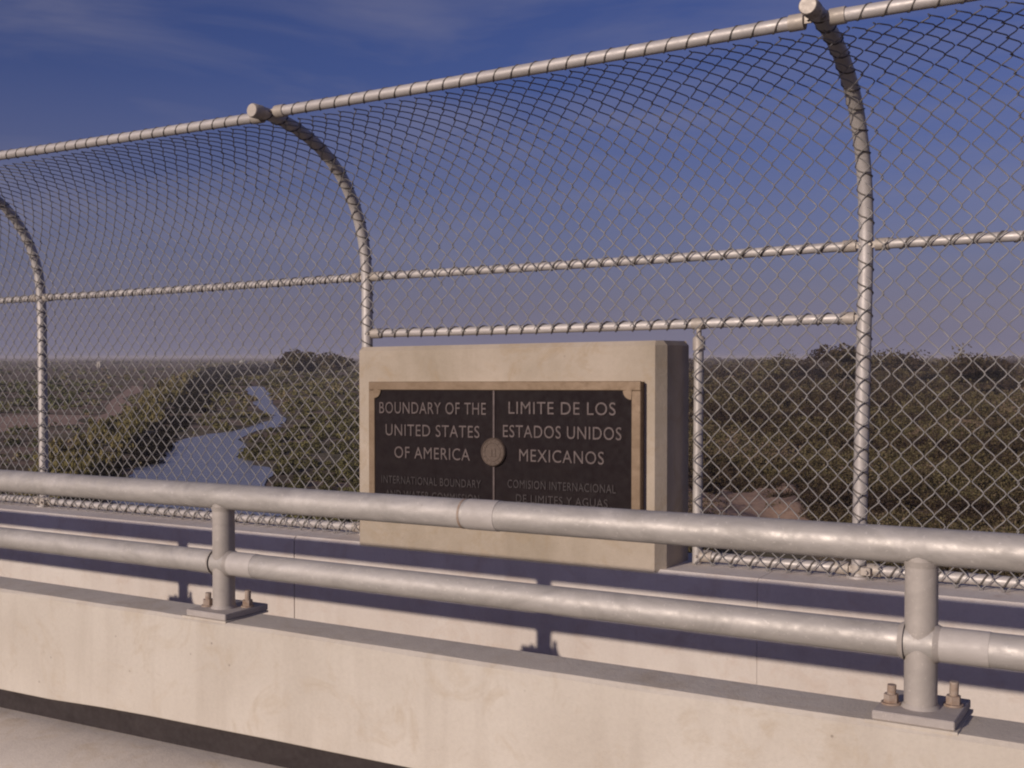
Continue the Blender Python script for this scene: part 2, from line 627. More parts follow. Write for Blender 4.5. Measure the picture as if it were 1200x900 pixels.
ISLAND_GAP = [(150, 560), (200, 520), (215, 500), (240, 470), (262, 440), (320, 436), (330, 470), (340, 500), (330, 600)]
BANK = [(88, 575), (125, 552), (150, 535), (182, 505), (206, 472), (222, 450), (244, 432), (330, 426), (330, 434), (272, 446), (244, 463),
        (240, 478), (222, 498), (203, 512), (183, 538), (163, 546), (126, 571), (112, 600), (70, 620)]
REEDS = [(20, 600), (40, 560), (56, 540), (80, 527), (112, 507), (150, 486), (176, 464), (198, 449), (228, 440), (240, 441), (222, 455),
         (206, 472), (182, 503), (150, 533), (125, 551), (88, 572), (60, 610)]
CROP = [(-80, 452), (60, 447), (112, 446), (104, 462), (92, 480), (-80, 484)]

scr, bank, reed, grn, fld = [], [], [], [], []
# random ground points, denser near the bridge, over a wider fan than the frame shows
N = 15000
ang0 = math.atan2(fwd_h.y, fwd_h.x)
for i in range(N):
    d = 52 * (2600 / 52) ** (random.random() ** 1.25)
    off = random.uniform(-0.62, 0.62)
    x, y = d * math.cos(ang0 - off), d * math.sin(ang0 - off)
    if y < 14:
        continue
    px, py = to_pix(x, y)
    if inside(RIVER, px, py) or inside(RIVER, px, py - 1.5) or inside(RIVER, px - 2.5, py) or inside(RIVER, px + 2.5, py) or inside(RIVER, px, py - 3):
        continue
    sc = 0.55 + d / 380
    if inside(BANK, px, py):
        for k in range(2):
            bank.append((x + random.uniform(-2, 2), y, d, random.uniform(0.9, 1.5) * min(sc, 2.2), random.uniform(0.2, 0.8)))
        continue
    if inside(REEDS, px, py):
        reed.append((x, y, d, random.uniform(0.8, 1.4) * min(sc, 1.8), random.uniform(0.25, 0.95)))
        continue
    if inside(TRACK, px, py) or inside(TRACK2, px, py):
        continue
    if px < 232 and py > 426:                   # the cultivated flats left of the river
        if inside(CROP, px, py):
            fld.append((x, y, d, random.uniform(0.6, 1.0) * min(sc, 2.2), random.uniform(0.12, 0.42)))
        elif random.random() < 0.34:
            fld.append((x, y, d, random.uniform(0.35, 0.95) * min(sc, 2.2), random.uniform(0.0, 1)))
        continue
    if px >= 700:
        if inside(SAND, px, py):
            continue
        # clumps: keep scrub where a slow noise is high, taller towards the right
        tn = 0.5 + 0.32 * math.sin(x * 0.11 + 2.1 * math.sin(y * 0.05)) + random.uniform(-0.3, 0.3)
        hgt = 0.5 + 0.5 * math.sin(x * 0.17 + 1.7 * math.sin(y * 0.09)) * math.sin(y * 0.11 + 0.6 * math.sin(x * 0.13))
        tn = 0.40 + 0.42 * math.sin(x * 0.10 + 2.1 * math.sin(y * 0.05)) * math.cos(y * 0.06 + 0.02 * x) + random.uniform(-0.28, 0.28)
        if hgt < 0.22 and d < 260 and random.random() < 0.6:
            continue
        if math.hypot((x - SBX + 1) / 4.2, (y - SBY + 2) / 10) < random.uniform(0.7, 1.05):
            continue
        big = random.random() < 0.18
        scr.append((x, y, d, (random.uniform(0.7, 1.5) + 2.0 * hgt * (1.3 if big else 0.6)) * min(0.75 + d / 300, 3.4), min(1, max(0, tn))))
    else:
        tn = 0.45 + 0.3 * math.sin(x * 0.07 + y * 0.045) + random.uniform(-0.3, 0.3)
        if random.random() < 0.9:
            grn.append((x, y, d, random.uniform(0.5, 1.2) * min(0.6 + d / 420, 2.6), min(1, max(0, tn))))


def mass(name, items, mat, leaves, blade=False, squash=0.75, lsz=1.0):
    C_ = [(a[0], a[1], 0.0) for a in items]
    R_ = [a[3] for a in items]
    N_ = [max(16, int(2.6 * leaves * (a[3] ** 1.2) * min(1.5, 95 / a[2]) ** 0.9)) for a in items]
    Z_ = [lsz * max(0.09, 0.0016 * a[2]) for a in items]
    T_ = [a[4] for a in items]
    V, T = leaf_cloud(C_, R_, N_, Z_, T_, squash, blade)
    return quad_object(name, V, T, mat, kind='stuff')


tag(mass('scrub_thicket', scr, M_SCRUB, 150), 'dense dry brown and olive scrub covering the flats beyond the fence on the right', 'scrub')
tag(mass('floodplain_scrub', grn, M_GREEN, 120), 'olive and brown low scrub around the bends of the river', 'scrub')
tag(mass('bank_brush', bank, M_BANK, 110), 'brush along the far left bank of the river, coloured dark as the shade of the reeds', 'brush')
tag(mass('reeds', reed, M_REED, 150, True, 1.0), 'yellow green reeds in a band left of the river', 'reeds')
tag(mass('field_scrub', fld, M_FIELD, 80), 'scattered low green bushes on the brown fields at left', 'scrub')


def tree(name, x, y, h, rad, label, mat=None, cat='tree', lean=0.0):
    z0 = terrain_z(x, y)
    t = thing(name, label, cat, (x, y, z0))
    m = MB()
    th = h * 0.5
    m.tube([(x, y, z0 - 0.3), (x + lean, y, z0 + th * 0.5), (x + lean * 1.6, y, z0 + th), (x + lean * 2, y + 0.2, z0 + h * 0.8)],
           [h * 0.035, h * 0.027, h * 0.02, h * 0.006], 8)
    for k in range(6):
        a = k * 1.05 + random.random()
        zz = z0 + th * random.uniform(0.55, 1.1)
        m.tube([(x + lean, y, zz), (x + lean + math.cos(a) * rad * 0.4, y + math.sin(a) * rad * 0.4, zz + h * 0.14),
                (x + lean + math.cos(a) * rad * 0.75, y + math.sin(a) * rad * 0.75, zz + h * 0.3)],
               [h * 0.012, h * 0.008, h * 0.003], 6)
    m.build('trunk', M_BARK, t, shear=False)
    cs, rs = [], []
    for k in range(9):
        a = random.uniform(0, 6.283)
        q = random.uniform(0.1, 0.75) * rad
        cs.append((x + lean * 2 + math.cos(a) * q, y + math.sin(a) * q, z0 + h * random.uniform(0.28, 0.72)))
        rs.append(rad * random.uniform(0.35, 0.6))
    d = math.hypot(x, y)
    V, T = leaf_cloud(cs, rs, [int(700)] * 9, [max(0.12, d * 0.0018)] * 9, [random.uniform(0.1, 0.8) for _ in cs], 0.8)
    V[:, 2] = z0 + (V[:, 2] - z0) * (h / (np.percentile(V[:, 2], 99.5) - z0))
    quad_object('crown', V, T, mat or M_SCRUB, t, base=(x, y, z0))
    return t


def at_dist(px, d):
    r = (px - 600) / F
    v = (fwd_h + right * r)
    return v.x * d, v.y * d


for px, d, top, rad, lab in (
        (990, 330, 405, 11, 'tallest dark bushy tree on the skyline just left of the big right fence post'),
        (1042, 420, 412, 15, 'rounded brown tree on the skyline just right of the big right fence post'),
        (1143, 300, 413, 11.0, 'dark green tree on the skyline near the right edge of the photo'),
        (350, 520, 412, 10.0, 'brownish tree rising above the skyline left of the monument, past the river bend'),
        (392, 600, 415, 12.0, 'low broad tree on the skyline close to the left side of the monument'),
        (925, 420, 415, 16.0, 'low spreading tree on the skyline midway between monument and right fence post')):
    x, y = at_dist(px, d)
    h = EZ + (418 - top) / F * d
    tree('skyline_tree', x, y, h, rad, lab)

# two small far buildings in the fields
def shed(px, py, w, h, lab, roofc):
    x, y = pix_ground(px, py)
    t = thing('far_shed', lab, 'shed', (x, y, 0))
    m = MB()
    m.box(x - w / 2, x + w / 2, y - w / 3, y + w / 3, 0, h)
    m.build('wall', M_WHITE, t, shear=False)
    r = MB()
    r.prism([(y - w / 3 - 0.4, h + 0.02), (y + w / 3 + 0.4, h + 0.02), (y, h + w * 0.2)], [x - w / 2 - 0.4, x + w / 2 + 0.4])
    r.build('roof', roofc, t, shear=False)
    b = MB()
    b.box(x - w * 0.12, x + w * 0.12, y - w / 3 - 0.06, y - w / 3 - 0.003, 0, h * 0.75)
    b.build('door', M_BARK, t, shear=False)


M_WHITE = soil_mat('whitewash', (0.36, 0.33, 0.29), (0.42, 0.39, 0.34), 1)
M_TIN = soil_mat('tin_roof', (0.42, 0.42, 0.34), (0.5, 0.5, 0.4), 1)
shed(117, 431, 5.0, 5.5, 'tiny white shed far out in the fields left of the river', M_WHITE)
shed(285, 426.5, 10.0, 3.6, 'tiny pale shed near the horizon beyond the river bend', M_TIN)

# ------------------------------------------------------------ bridge deck
XL, XR = -34.0, 14.0
XS = [XL, XR]
m = MB()
m.prism([(-9, -1.60), (2.62, -1.60), (2.62, -1.95), (-9, -1.95)], XS)
m.build('road', M_ASPH, kind='structure')
def paving_lift(x):      # the paving and barrier foot run at a slightly different grade from the wall tops
    return 0.042 * min(1.0, max(0.0, (x + 4.6) / 2.3))


def lift(mb, zmin=-9):
    mb.v = [(x, y, z + (paving_lift(x) if z > zmin else 0)) for x, y, z in mb.v]


XSK = [XL, -4.6, -4.0, -3.4, -2.8, -2.3, XR]
m = MB()   # raised concrete kerb that carries the barrier, its top is continued by the walkway behind
nose = [(2.945 - 0.37 * math.sin(q), -1.440 - 0.15 * (1 - math.cos(q))) for q in [math.pi / 2 * k / 9 for k in range(9, -1, -1)]]
m.prism([(2.63, -1.95), (2.575, -1.66)] + nose + [(3.145, -1.440), (3.145, -1.95)], XSK)
lift(m, -1.9)
m.s = [True] * len(m.s)
m.build('kerb', M_KERB, kind='structure')
m = MB()
m.prism([(3.15, -1.42), (4.735, -1.425), (4.735, -1.95), (3.15, -1.95)], XS)
m.build('sidewalk', M_WALK, kind='structure')
m = MB()
m.prism([(-9, -1.955), (5.35, -1.955), (5.35, -2.3), (4.6, -2.5), (4.6, -3.3), (-8, -3.3), (-8, -2.5), (-9, -2.3)], XS)
m.build('bridge_deck', M_WALK, kind='structure')
for bx in (-30, 6):
    m = MB()
    for by in (-6.5, -1.5, 3.5):
        m.tube([(bx, by, -EZ - G * bx - 0.5), (bx, by, -3.31)], 0.55, 20)
    m.box(bx - 0.7, bx + 0.7, -8, 4.6, -4.1, -3.305, 0.03)
    tag(m.build('bridge_pier', M_KERB, origin=(bx, 0, 0)), 'concrete pier under the bridge deck on the %s bank' % ('left' if bx < 0 else 'right'), 'bridge pier')

# ------------------------------------------------------------ road-side concrete barrier
BT = -0.9166
def barrier_front(x):       # underside line of the barrier is slightly uneven
    return -1.335

t = thing('concrete_barrier', 'long cream concrete barrier wall in the foreground carrying the pipe railing', 'barrier', P(-2, 3.01, -1.42))
m = MB()
prof = [(2.918, -1.338), (2.915, -1.335), (2.915, BT - 0.012), (2.927, BT), (3.093, BT), (3.105, BT - 0.012), (3.105, -1.34), (2.955, -1.34)]
xs = [XL]
while xs[-1] < XR:
    xs.append(xs[-1] + 0.3)
pr = []
vs, fs = [], []
for x in xs:
    kink = 0.018 if x < -4.0 else 0.018 * max(0, 1 - (x + 4.0) / 0.4)
    wob = random.uniform(-0.0012, 0.0012)
    for i, (yy, zz) in enumerate(prof):
        dz = (wob - kink * 0.6 + paving_lift(x)) if i in (0, 1, 6, 7) else (random.uniform(-0.003, 0.0005) if i in (2, 3) else 0)
        vs.append((x, yy + (random.uniform(-0.001, 0.0035) if i in (2, 3) else 0), zz + dz))
n = len(prof)
for k in range(len(xs) - 1):
    for i in range(n):
        j = (i + 1) % n
        fs.append((k * n + i, k * n + j, (k + 1) * n + j, (k + 1) * n + i))
fs += [tuple(range(n)), tuple(reversed([(len(xs) - 1) * n + i for i in range(n)]))]
m.add(vs, fs)
m.build('barrier_wall', M_BARRIER, t)
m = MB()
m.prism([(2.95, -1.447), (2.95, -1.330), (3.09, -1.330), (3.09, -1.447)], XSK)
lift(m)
m.build('recess_strip', M_GAP, t, label='dark recessed strip under the barrier wall')

# ------------------------------------------------------------ pipe railing on the barrier
RY = 3.02
RZ1, RZ2 = -0.477, -0.724
R1, R2, RP = 0.0475, 0.0435, 0.041
t = thing('pipe_railing', 'two-rail galvanised pipe railing bolted on top of the foreground barrier', 'railing', P(-2, RY, BT))
RPX = [-0.627 + 2.493 * k for k in range(-7, 5)]


def rail(name, y, z, r, mat, x0=XL, x1=XR, step=0.8):
    m = MB()
    xs = [x0]
    while xs[-1] < x1 - 1e-6:
        xs.append(min(x1, xs[-1] + step))
    m.tube([(x, y, z) for x in xs], r, 32)
    return m


rail('x', RY, RZ1, R1, M_RAIL).build('top_rail', M_RAIL, t)
rail('x', RY, RZ2, R2, M_RAIL).build('middle_rail', M_RAIL, t)
# splice sleeve seams and brush-painted zinc bands by the welds
for sx, z, r, w, off in [(x, RZ2, R2, 0.125, 0.105) for x in RPX]:
    m = MB()
    a, b = sx + off - w / 2, sx + off + w / 2
    ring = []
    for k in range(3):
        ring.append((a + (b - a) * k / 2, RY, z))
    m.tube(ring, r + 0.0012, 32)
    m.build('zinc_paint_band', M_PATCH, t)
for sx in (-2.02, -7.0, 2.97, -12):
    m = MB()
    m.tube([(sx, RY, RZ1), (sx + 0.115, RY, RZ1)], R1 + 0.0016, 32)
    m.build('splice_band', M_PATCH, t, label='brighter painted band on the top rail')
    m = MB()
    m.tube([(sx - 0.02, RY, RZ1), (sx - 0.012, RY, RZ1)], R1 + 0.001, 32)
    m.build('splice_seam', M_BOLT, t)
for k, sx in enumerate(RPX):
    m = MB()
    pts = [(sx, RY, BT + 0.026), (sx, RY, RZ1 - 0.02)]
    m.tube(pts, RP, 32)
    # fillet welds
    m.tube([(sx, RY, BT + 0.024), (sx, RY, BT + 0.036)], [RP + 0.009, RP + 0.001], 32, caps=False)
    m.tube([(sx, RY, RZ1 - R1 - 0.004), (sx, RY, RZ1 - R1 + 0.012)], [RP + 0.0008, RP + 0.006], 32, caps=False)
    po = m.build('post', M_RPOST, t)
    for s in (-1, 1):
        m = MB()
        m.tube([(sx + s * (RP - 0.004), RY, RZ2), (sx + s * (RP + 0.010), RY, RZ2)], [R2 + 0.007, R2 + 0.001] if s > 0 else [R2 + 0.007, R2 + 0.001], 28, caps=False)
        m.build('weld_bead', M_RPOST, po)
    m = MB()
    m.box(sx - 0.1, sx + 0.1, RY - 0.092, RY + 0.128, BT + 0.003, BT + 0.026, 0.0025)
    m.build('base_plate', M_PLATE, po)
    m = MB()
    m.box(sx - 0.115, sx + 0.108, RY - 0.098, RY + 0.12, BT - 0.004, BT + 0.0028)
    m.build('grout_pad', M_BARRIER, po)
    for bx, by, hb in ((-0.071, -0.012, 0.05), (0.071, 0.05, 0.062)):
        m = MB()
        cx, cy = sx + bx, RY + by
        m.tube([(cx, cy, BT + 0.0265), (cx, cy, BT + 0.031)], 0.025, 20)
        m.tube([(cx, cy, BT + 0.031), (cx, cy, BT + 0.052)], 0.019, 6, smooth=False)
        m.tube([(cx + 0.001, cy, BT + 0.052), (cx + 0.002, cy, BT + 0.026 + hb)], 0.0115, 12)
        m.build('anchor_bolt', M_BOLT, po)

# ------------------------------------------------------------ outer parapet
PT = -0.944
WF = 4.74
t = thing('outer_parapet', 'low cream concrete parapet wall behind the walkway under the fence', 'wall', P(-2, 4.9, -1.42))
joints = [XL, -24.2, -17.0, -10.6, -7.02, -4.35, -1.67, 1.9, 5.5, 9.0, XR]
for a, b in zip(joints[:-1], joints[1:]):
    m = MB()
    g = 0.0012
    oy = random.uniform(-0.003, 0.003)
    prof = [(WF + oy, -1.95), (WF + oy, PT - 0.020), (WF + oy + 0.018, PT), (5.22, PT + 0.004), (5.235, PT - 0.012), (5.235, -1.95)]
    n = max(2, int((b - a) / 0.5))
    m.prism(prof, [a + g + (b - a - 2 * g) * k / n for k in range(n + 1)])
    m.build('wall_segment', M_WALL, t)

# ------------------------------------------------------------ boundary monument
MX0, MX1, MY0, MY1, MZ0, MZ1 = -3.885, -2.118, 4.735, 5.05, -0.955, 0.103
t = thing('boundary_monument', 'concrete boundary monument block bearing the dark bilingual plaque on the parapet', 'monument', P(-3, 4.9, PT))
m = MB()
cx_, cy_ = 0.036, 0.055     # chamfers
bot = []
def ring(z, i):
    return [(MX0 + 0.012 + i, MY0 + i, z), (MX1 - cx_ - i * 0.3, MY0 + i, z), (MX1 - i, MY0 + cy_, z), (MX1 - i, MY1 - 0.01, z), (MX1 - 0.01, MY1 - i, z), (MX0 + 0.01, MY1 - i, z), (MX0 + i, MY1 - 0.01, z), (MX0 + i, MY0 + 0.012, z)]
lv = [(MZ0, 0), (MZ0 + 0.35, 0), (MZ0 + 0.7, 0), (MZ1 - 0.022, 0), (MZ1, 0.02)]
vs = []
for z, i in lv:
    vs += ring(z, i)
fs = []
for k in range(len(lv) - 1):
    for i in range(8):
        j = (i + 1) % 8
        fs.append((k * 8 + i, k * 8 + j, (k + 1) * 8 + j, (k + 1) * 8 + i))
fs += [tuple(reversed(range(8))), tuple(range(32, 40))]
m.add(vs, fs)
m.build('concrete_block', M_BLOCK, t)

# plaque
QX0, QX1, QZ0, QZ1 = -3.775, -2.204, -0.79, -0.081
QY = 4.69
IX0, IX1, IZ0, IZ1 = -3.736, -2.250, -0.748, -0.124
m = MB()
# moulded border: outer slab, raised rim around the field
m.box(QX0 + 0.003, QX1 - 0.003, QY + 0.012, MY0 + 0.012, QZ0 + 0.003, QZ1 - 0.003)
pl = m.build('plaque', M_BRONZE, t)
WORLD[pl.name] = WORLD[t.name]
m = MB()
def rim(x0, x1, z0, z1):
    m.box(x0, x1, QY - 0.002, QY + 0.0118, z0, z1, 0.0025)
rim(QX0, QX1, IZ1, QZ1)
rim(QX0, QX1, QZ0, IZ0)
rim(QX0, IX0, IZ0 + 0.0005, IZ1 - 0.0005)
rim(IX1, QX1, IZ0 + 0.0005, IZ1 - 0.0005)
# concave corner fillets of the border
rr = 0.042
for sx, sz, cx, cz in ((1, -1, IX0, IZ1), (-1, -1, IX1, IZ1), (1, 1, IX0, IZ0), (-1, 1, IX1, IZ0)):
    arc = [(cx + sx * rr * math.cos(a), cz + sz * rr * math.sin(a)) for a in [math.pi / 2 * k / 8 for k in range(9)]]
    pts2 = [(cx - sx * 0.004, cz - sz * 0.004)] + arc
    vs = [(x, QY - 0.0045, z) for x, z in pts2] + [(x, QY + 0.011, z) for x, z in pts2]
    nn = len(pts2)
    fs = [tuple(range(nn)), tuple(reversed(range(nn, 2 * nn)))] + [(i, (i + 1) % nn, nn + (i + 1) % nn, nn + i) for i in range(nn)]
    m.add(vs, fs)
m.build('border', M_BRONZE, pl)
midx = (IX0 + IX1) / 2 - 0.002
for a, b in ((IX0 + 0.001, midx - 0.006), (midx + 0.006, IX1 - 0.001)):
    m = MB()
    m.box(a, b, QY + 0.004, QY + 0.0122, IZ0 + 0.001, IZ1 - 0.001)
    m.build('inscription_panel', M_PANEL, pl)
m = MB()
m.box(midx - 0.0055, midx + 0.0055, QY - 0.002, QY + 0.0121, IZ0 + 0.001, IZ1 - 0.001, 0.0015)
m.build('dividing_strip', M_LETTER, pl)
# round seal with raised rims and a worn relief in the middle
sx, sz, sr = midx, -0.428, 0.071
m = MB()
m.tube([(sx, QY + 0.006, sz), (sx, QY - 0.007, sz), (sx, QY - 0.011, sz)], [sr, sr, sr - 0.004], 40)
sl = m.build('seal', M_SEAL, pl, label='round worn bronze seal in the middle of the plaque')
m.__init__()
def torus(cx, cz, y, R_, r_, n=40):
    pts = [(cx + R_ * math.cos(2 * math.pi * k / n), y, cz + R_ * math.sin(2 * math.pi * k / n)) for k in range(n + 1)]
    m.tube(pts, r_, 6, caps=False)
torus(sx, sz, QY - 0.011, sr - 0.007, 0.003)
torus(sx, sz, QY - 0.011, sr - 0.026, 0.002)
for k in range(14):          # ring of small raised dots, shield and bars in the centre
    a = 2 * math.pi * k / 14
    m.box(sx + math.cos(a) * (sr - 0.017) - 0.0025, sx + math.cos(a) * (sr - 0.017) + 0.0025, QY - 0.0135, QY - 0.009,
          sz + math.sin(a) * (sr - 0.017) - 0.0025, sz + math.sin(a) * (sr - 0.017) + 0.0025)
m.box(sx - 0.018, sx - 0.003, QY - 0.0135, QY - 0.009, sz - 0.022, sz + 0.018, 0.001)
m.box(sx + 0.003, sx + 0.018, QY - 0.0135, QY - 0.009, sz - 0.022, sz + 0.018, 0.001)
m.build('seal_relief', M_SEAL, pl)


def inscription(text, x0, x1, zc, cap, mat, spacing=1.0):
    cu = bpy.data.curves.new('t', 'FONT')
    cu.body = text
    cu.size = 1
    cu.extrude = 0.06
    cu.offset = 0.0
    cu.resolution_u = 4
    cu.space_character = spacing
    ob = bpy.data.objects.new('t', cu)
    COL.objects.link(ob)
    dg = bpy.context.evaluated_depsgraph_get()
    dg.update()
    me = bpy.data.meshes.new_from_object(ob.evaluated_get(dg))
    bpy.data.objects.remove(ob)
    co = np.empty(len(me.vertices) * 3)
    me.vertices.foreach_get('co', co)
    co = co.reshape(-1, 3)
    lo, hi = co.min(0), co.max(0)
    # cap height is the height of the letter box of capitals
    X = x0 + (co[:, 0] - lo[0]) / (hi[0] - lo[0]) * (x1 - x0)
    Z = zc + ((co[:, 1] - lo[1]) / (hi[1] - lo[1]) - 0.5) * cap
    Y = QY + 0.004 - (co[:, 2] + 0.06) / 0.12 * 0.005
    # one object for each word: split where the gap between letters is widest
    nw = len(text.split())
    polys = [tuple(p.vertices) for p in me.polygons]
    parent = list(range(len(X)))

    def find(i):
        while parent[i] != i:
            parent[i] = parent[parent[i]]
            i = parent[i]
        return i
    for p in polys:
        for v in p[1:]:
            parent[find(v)] = find(p[0])
    root = np.array([find(i) for i in range(len(X))])
    isl = sorted((X[root == r_].min(), X[root == r_].max(), r_) for r_ in np.unique(root))
    gaps = sorted(range(1, len(isl)), key=lambda k: isl[k - 1][1] - isl[k][0])[:nw - 1]
    word, w = {}, 0
    for k, q in enumerate(isl):
        if k in gaps:
            w += 1
        word[q[2]] = w
    for w in range(nw):
        keep = [i for i in range(len(X)) if word[root[i]] == w]
        new = {o_: n_ for n_, o_ in enumerate(keep)}
        m2 = MB()
        m2.v = [(X[i], Y[i], Z[i]) for i in keep]
        m2.f = [tuple(new[i] for i in p) for p in polys if p[0] in new]
        m2.s = [False] * len(m2.f)
        m2.build('inscription_word', mat, pl)


for txt, a, b, z, c, mt in (
        ('BOUNDARY OF THE', -3.704, -3.040, -0.216, 0.060, M_LETTER),
        ('UNITED STATES', -3.663, -3.078, -0.331, 0.060, M_LETTER),
        ('OF AMERICA', -3.606, -3.135, -0.446, 0.060, M_LETTER),
        ('INTERNATIONAL BOUNDARY', -3.69, -3.07, -0.590, 0.040, M_LETTER2),
        ('AND WATER COMMISSION', -3.665, -3.08, -0.664, 0.040, M_LETTER2),
        ('LIMITE DE LOS', -2.909, -2.330, -0.209, 0.060, M_LETTER),
        ('ESTADOS UNIDOS', -2.941, -2.300, -0.323, 0.060, M_LETTER),
        ('MEXICANOS', -2.848, -2.390, -0.438, 0.060, M_LETTER),
        ('COMISION INTERNACIONAL', -2.914, -2.328, -0.579, 0.040, M_LETTER2),
        ('DE LIMITES Y AGUAS', -2.866, -2.370, -0.648, 0.040, M_LETTER2)):
    inscription(txt, a, b, z, c, mt, 1.08)

# ------------------------------------------------------------ chain-link fence
FY = 4.97
fence = thing('chain_link_fence', 'tall galvanised chain-link fence with posts curving inward over the walkway', 'fence', P(-2, FY, PT))
ARC = [(4.97, PT + 0.004), (4.97, -0.5), (4.97, 0.0), (4.97, 0.36), (4.966, 0.50), (4.950, 0.65), (4.905, 0.80), (4.835, 0.93), (4.73, 1.055), (4.58, 1.16),
       (4.41, 1.228), (4.24, 1.262), (4.10, 1.266)]
# base x, lean of the top in x, extra height of the top
POSTS = [(-18.4, 0, 0), (-15.5, 0, 0), (-12.6, 0, 0), (-9.72, 0, 0.02), (-6.86, -0.012, 0.012), (-4.01, 0.0, -0.008), (-1.295, 0.034, 0.022), (1.45, 0.0, 0.0), (4.2, 0, 0), (6.95, 0, 0), (9.7, 0, 0)]
TZ = 1.262
MIDZ, R2Z, BOTZ = 0.497, 0.182, -0.904
TY = 4.205


def smooth_curve(pts, n):
    """Catmull-Rom through pts"""
    out = []
    q = [Vector(p + (0,)) if len(p) == 2 else Vector(p) for p in pts]
    q = [q[0] * 2 - q[1]] + q + [q[-1] * 2 - q[-2]]
    for i in range(1, len(q) - 2):
        for k in range(n):
            t_ = k / n
            a, b, c, d = q[i - 1], q[i], q[i + 1], q[i + 2]
            out.append(0.5 * ((2 * b) + (c - a) * t_ + (2 * a - 5 * b + 4 * c - d) * t_ ** 2 + (3 * b - 3 * c + d - a) * t_ ** 3))
    out.append(q[-2])
    return out


ARCS = smooth_curve(ARC, 4)
PR = 0.031
RR = 0.0215
HP, VP = 0.045, 0.098
WR = 0.0028


def helix(m, pts, r, pitch, wr, phase=0.0, n=8):
    """loose lacing wire wound round a pipe along pts"""
    pts = [Vector(p) for p in pts]
    L = [0]
    for i in range(1, len(pts)):
        L.append(L[-1] + (pts[i] - pts[i - 1]).length)
    tot = L[-1]
    out = []
    s = 0
    i = 0
    while s < tot:
        while i < len(L) - 2 and L[i + 1] < s:
            i += 1
        f_ = (s - L[i]) / (L[i + 1] - L[i])
        p = pts[i].lerp(pts[i + 1], f_)
        t_ = (pts[i + 1] - pts[i]).normalized()
        a = Vector((0, 1, 0)) if abs(t_.y) < 0.8 else Vector((0, 0, 1))
        nn = (a - t_ * a.dot(t_)).normalized()
        b = t_.cross(nn)
        an = phase - s / pitch * 2 * math.pi
        out.append(p + (nn * math.cos(an) + b * math.sin(an)) * (r + wr * 0.6))
        s += pitch / n * random.uniform(0.96, 1.04)
    m.tube(out, wr, 5, caps=False)


def post_x(p, z):
    bx, ln, dz = p
    k = (z - PT) / (TZ - PT)
    return bx + ln * k


tops = []
for p in POSTS:
    pts = [(post_x(p, q.y), q.x, q.y + p[2] * max(0, (q.y - 0.4) / 0.86)) for q in ARCS]
    m = MB()
    m.tube(pts, PR, 20)
    m.tube([(p[0], FY, PT + 0.002), (p[0], FY, PT + 0.012)], PR + 0.02, 20)
    po = m.build('post', M_FPOST, fence)
    e = Vector(pts[-1])
    dr = (e - Vector(pts[-2])).normalized()
    m = MB()
    m.tube([e - dr * 0.045, e + dr * 0.012, e + dr * 0.018], [PR + 0.004, PR + 0.004, PR], 20)
    m.build('post_cap', M_CUP, po)
    m = MB()
    helix(m, [q for q in pts if q[2] > PT + 0.1], PR, 0.099, 0.0036, random.uniform(0, 6), 9)
    m.build('lacing_wire', M_LACE, po, kind='stuff')
    # clamp with a bolt at the foot
    m = MB()
    m.tube([(p[0], FY, BOTZ - 0.015), (p[0], FY, BOTZ + 0.02)], PR + 0.005, 20)
    m.box(p[0] + 0.02, p[0] + 0.062, FY - 0.05, FY - 0.034, BOTZ - 0.018, BOTZ + 0.016, 0.002)
    m.tube([(p[0] + 0.046, FY - 0.066, BOTZ - 0.002), (p[0] + 0.046, FY - 0.02, BOTZ - 0.002)], 0.008, 6, smooth=False)
    m.build('foot_clamp', M_CUP, po)


def fence_rail(name, xa, xb, y, za, zb, gapa=0.05, gapb=0.05, lace=True, r=RR):
    a, b = xa + gapa, xb - gapb
    m = MB()
    nseg = 5
    pts = []
    for k in range(nseg + 1):
        f_ = k / nseg
        pts.append((a + (b - a) * f_, y, za + (zb - za) * f_ - 0.004 * math.sin(math.pi * f_)))
    m.tube(pts, r, 16)
    ra = m.build(name, M_FPOST, fence)
    for s, e, q in ((a, a + 0.045, gapa), (b, b - 0.045, gapb)):
        if q <= 0:
            continue
        z = za if s == a else zb
        sg = 1 if s == a else -1
        m = MB()
        m.tube([(s - sg * 0.012, y, z), (e, y, z)], r + 0.0055, 16)
        m.box(min(s - sg * 0.045, s - sg * 0.008), max(s - sg * 0.045, s - sg * 0.008), y - 0.016, y - 0.009, z - 0.014, z + 0.014, 0.0015)
        m.tube([(s - sg * 0.03, y - 0.030, z), (s - sg * 0.03, y + 0.012, z)], 0.0065, 6, smooth=False)
        m.build('rail_cup', M_CUP, ra)
    if lace:
        m = MB()
        helix(m, pts, r, 2 * HP, 0.0032 if name == 'top_rail' else 0.0044, random.uniform(0, 6), 8)
        m.build('lacing_wire', M_LACE, ra, kind='stuff')
    return ra


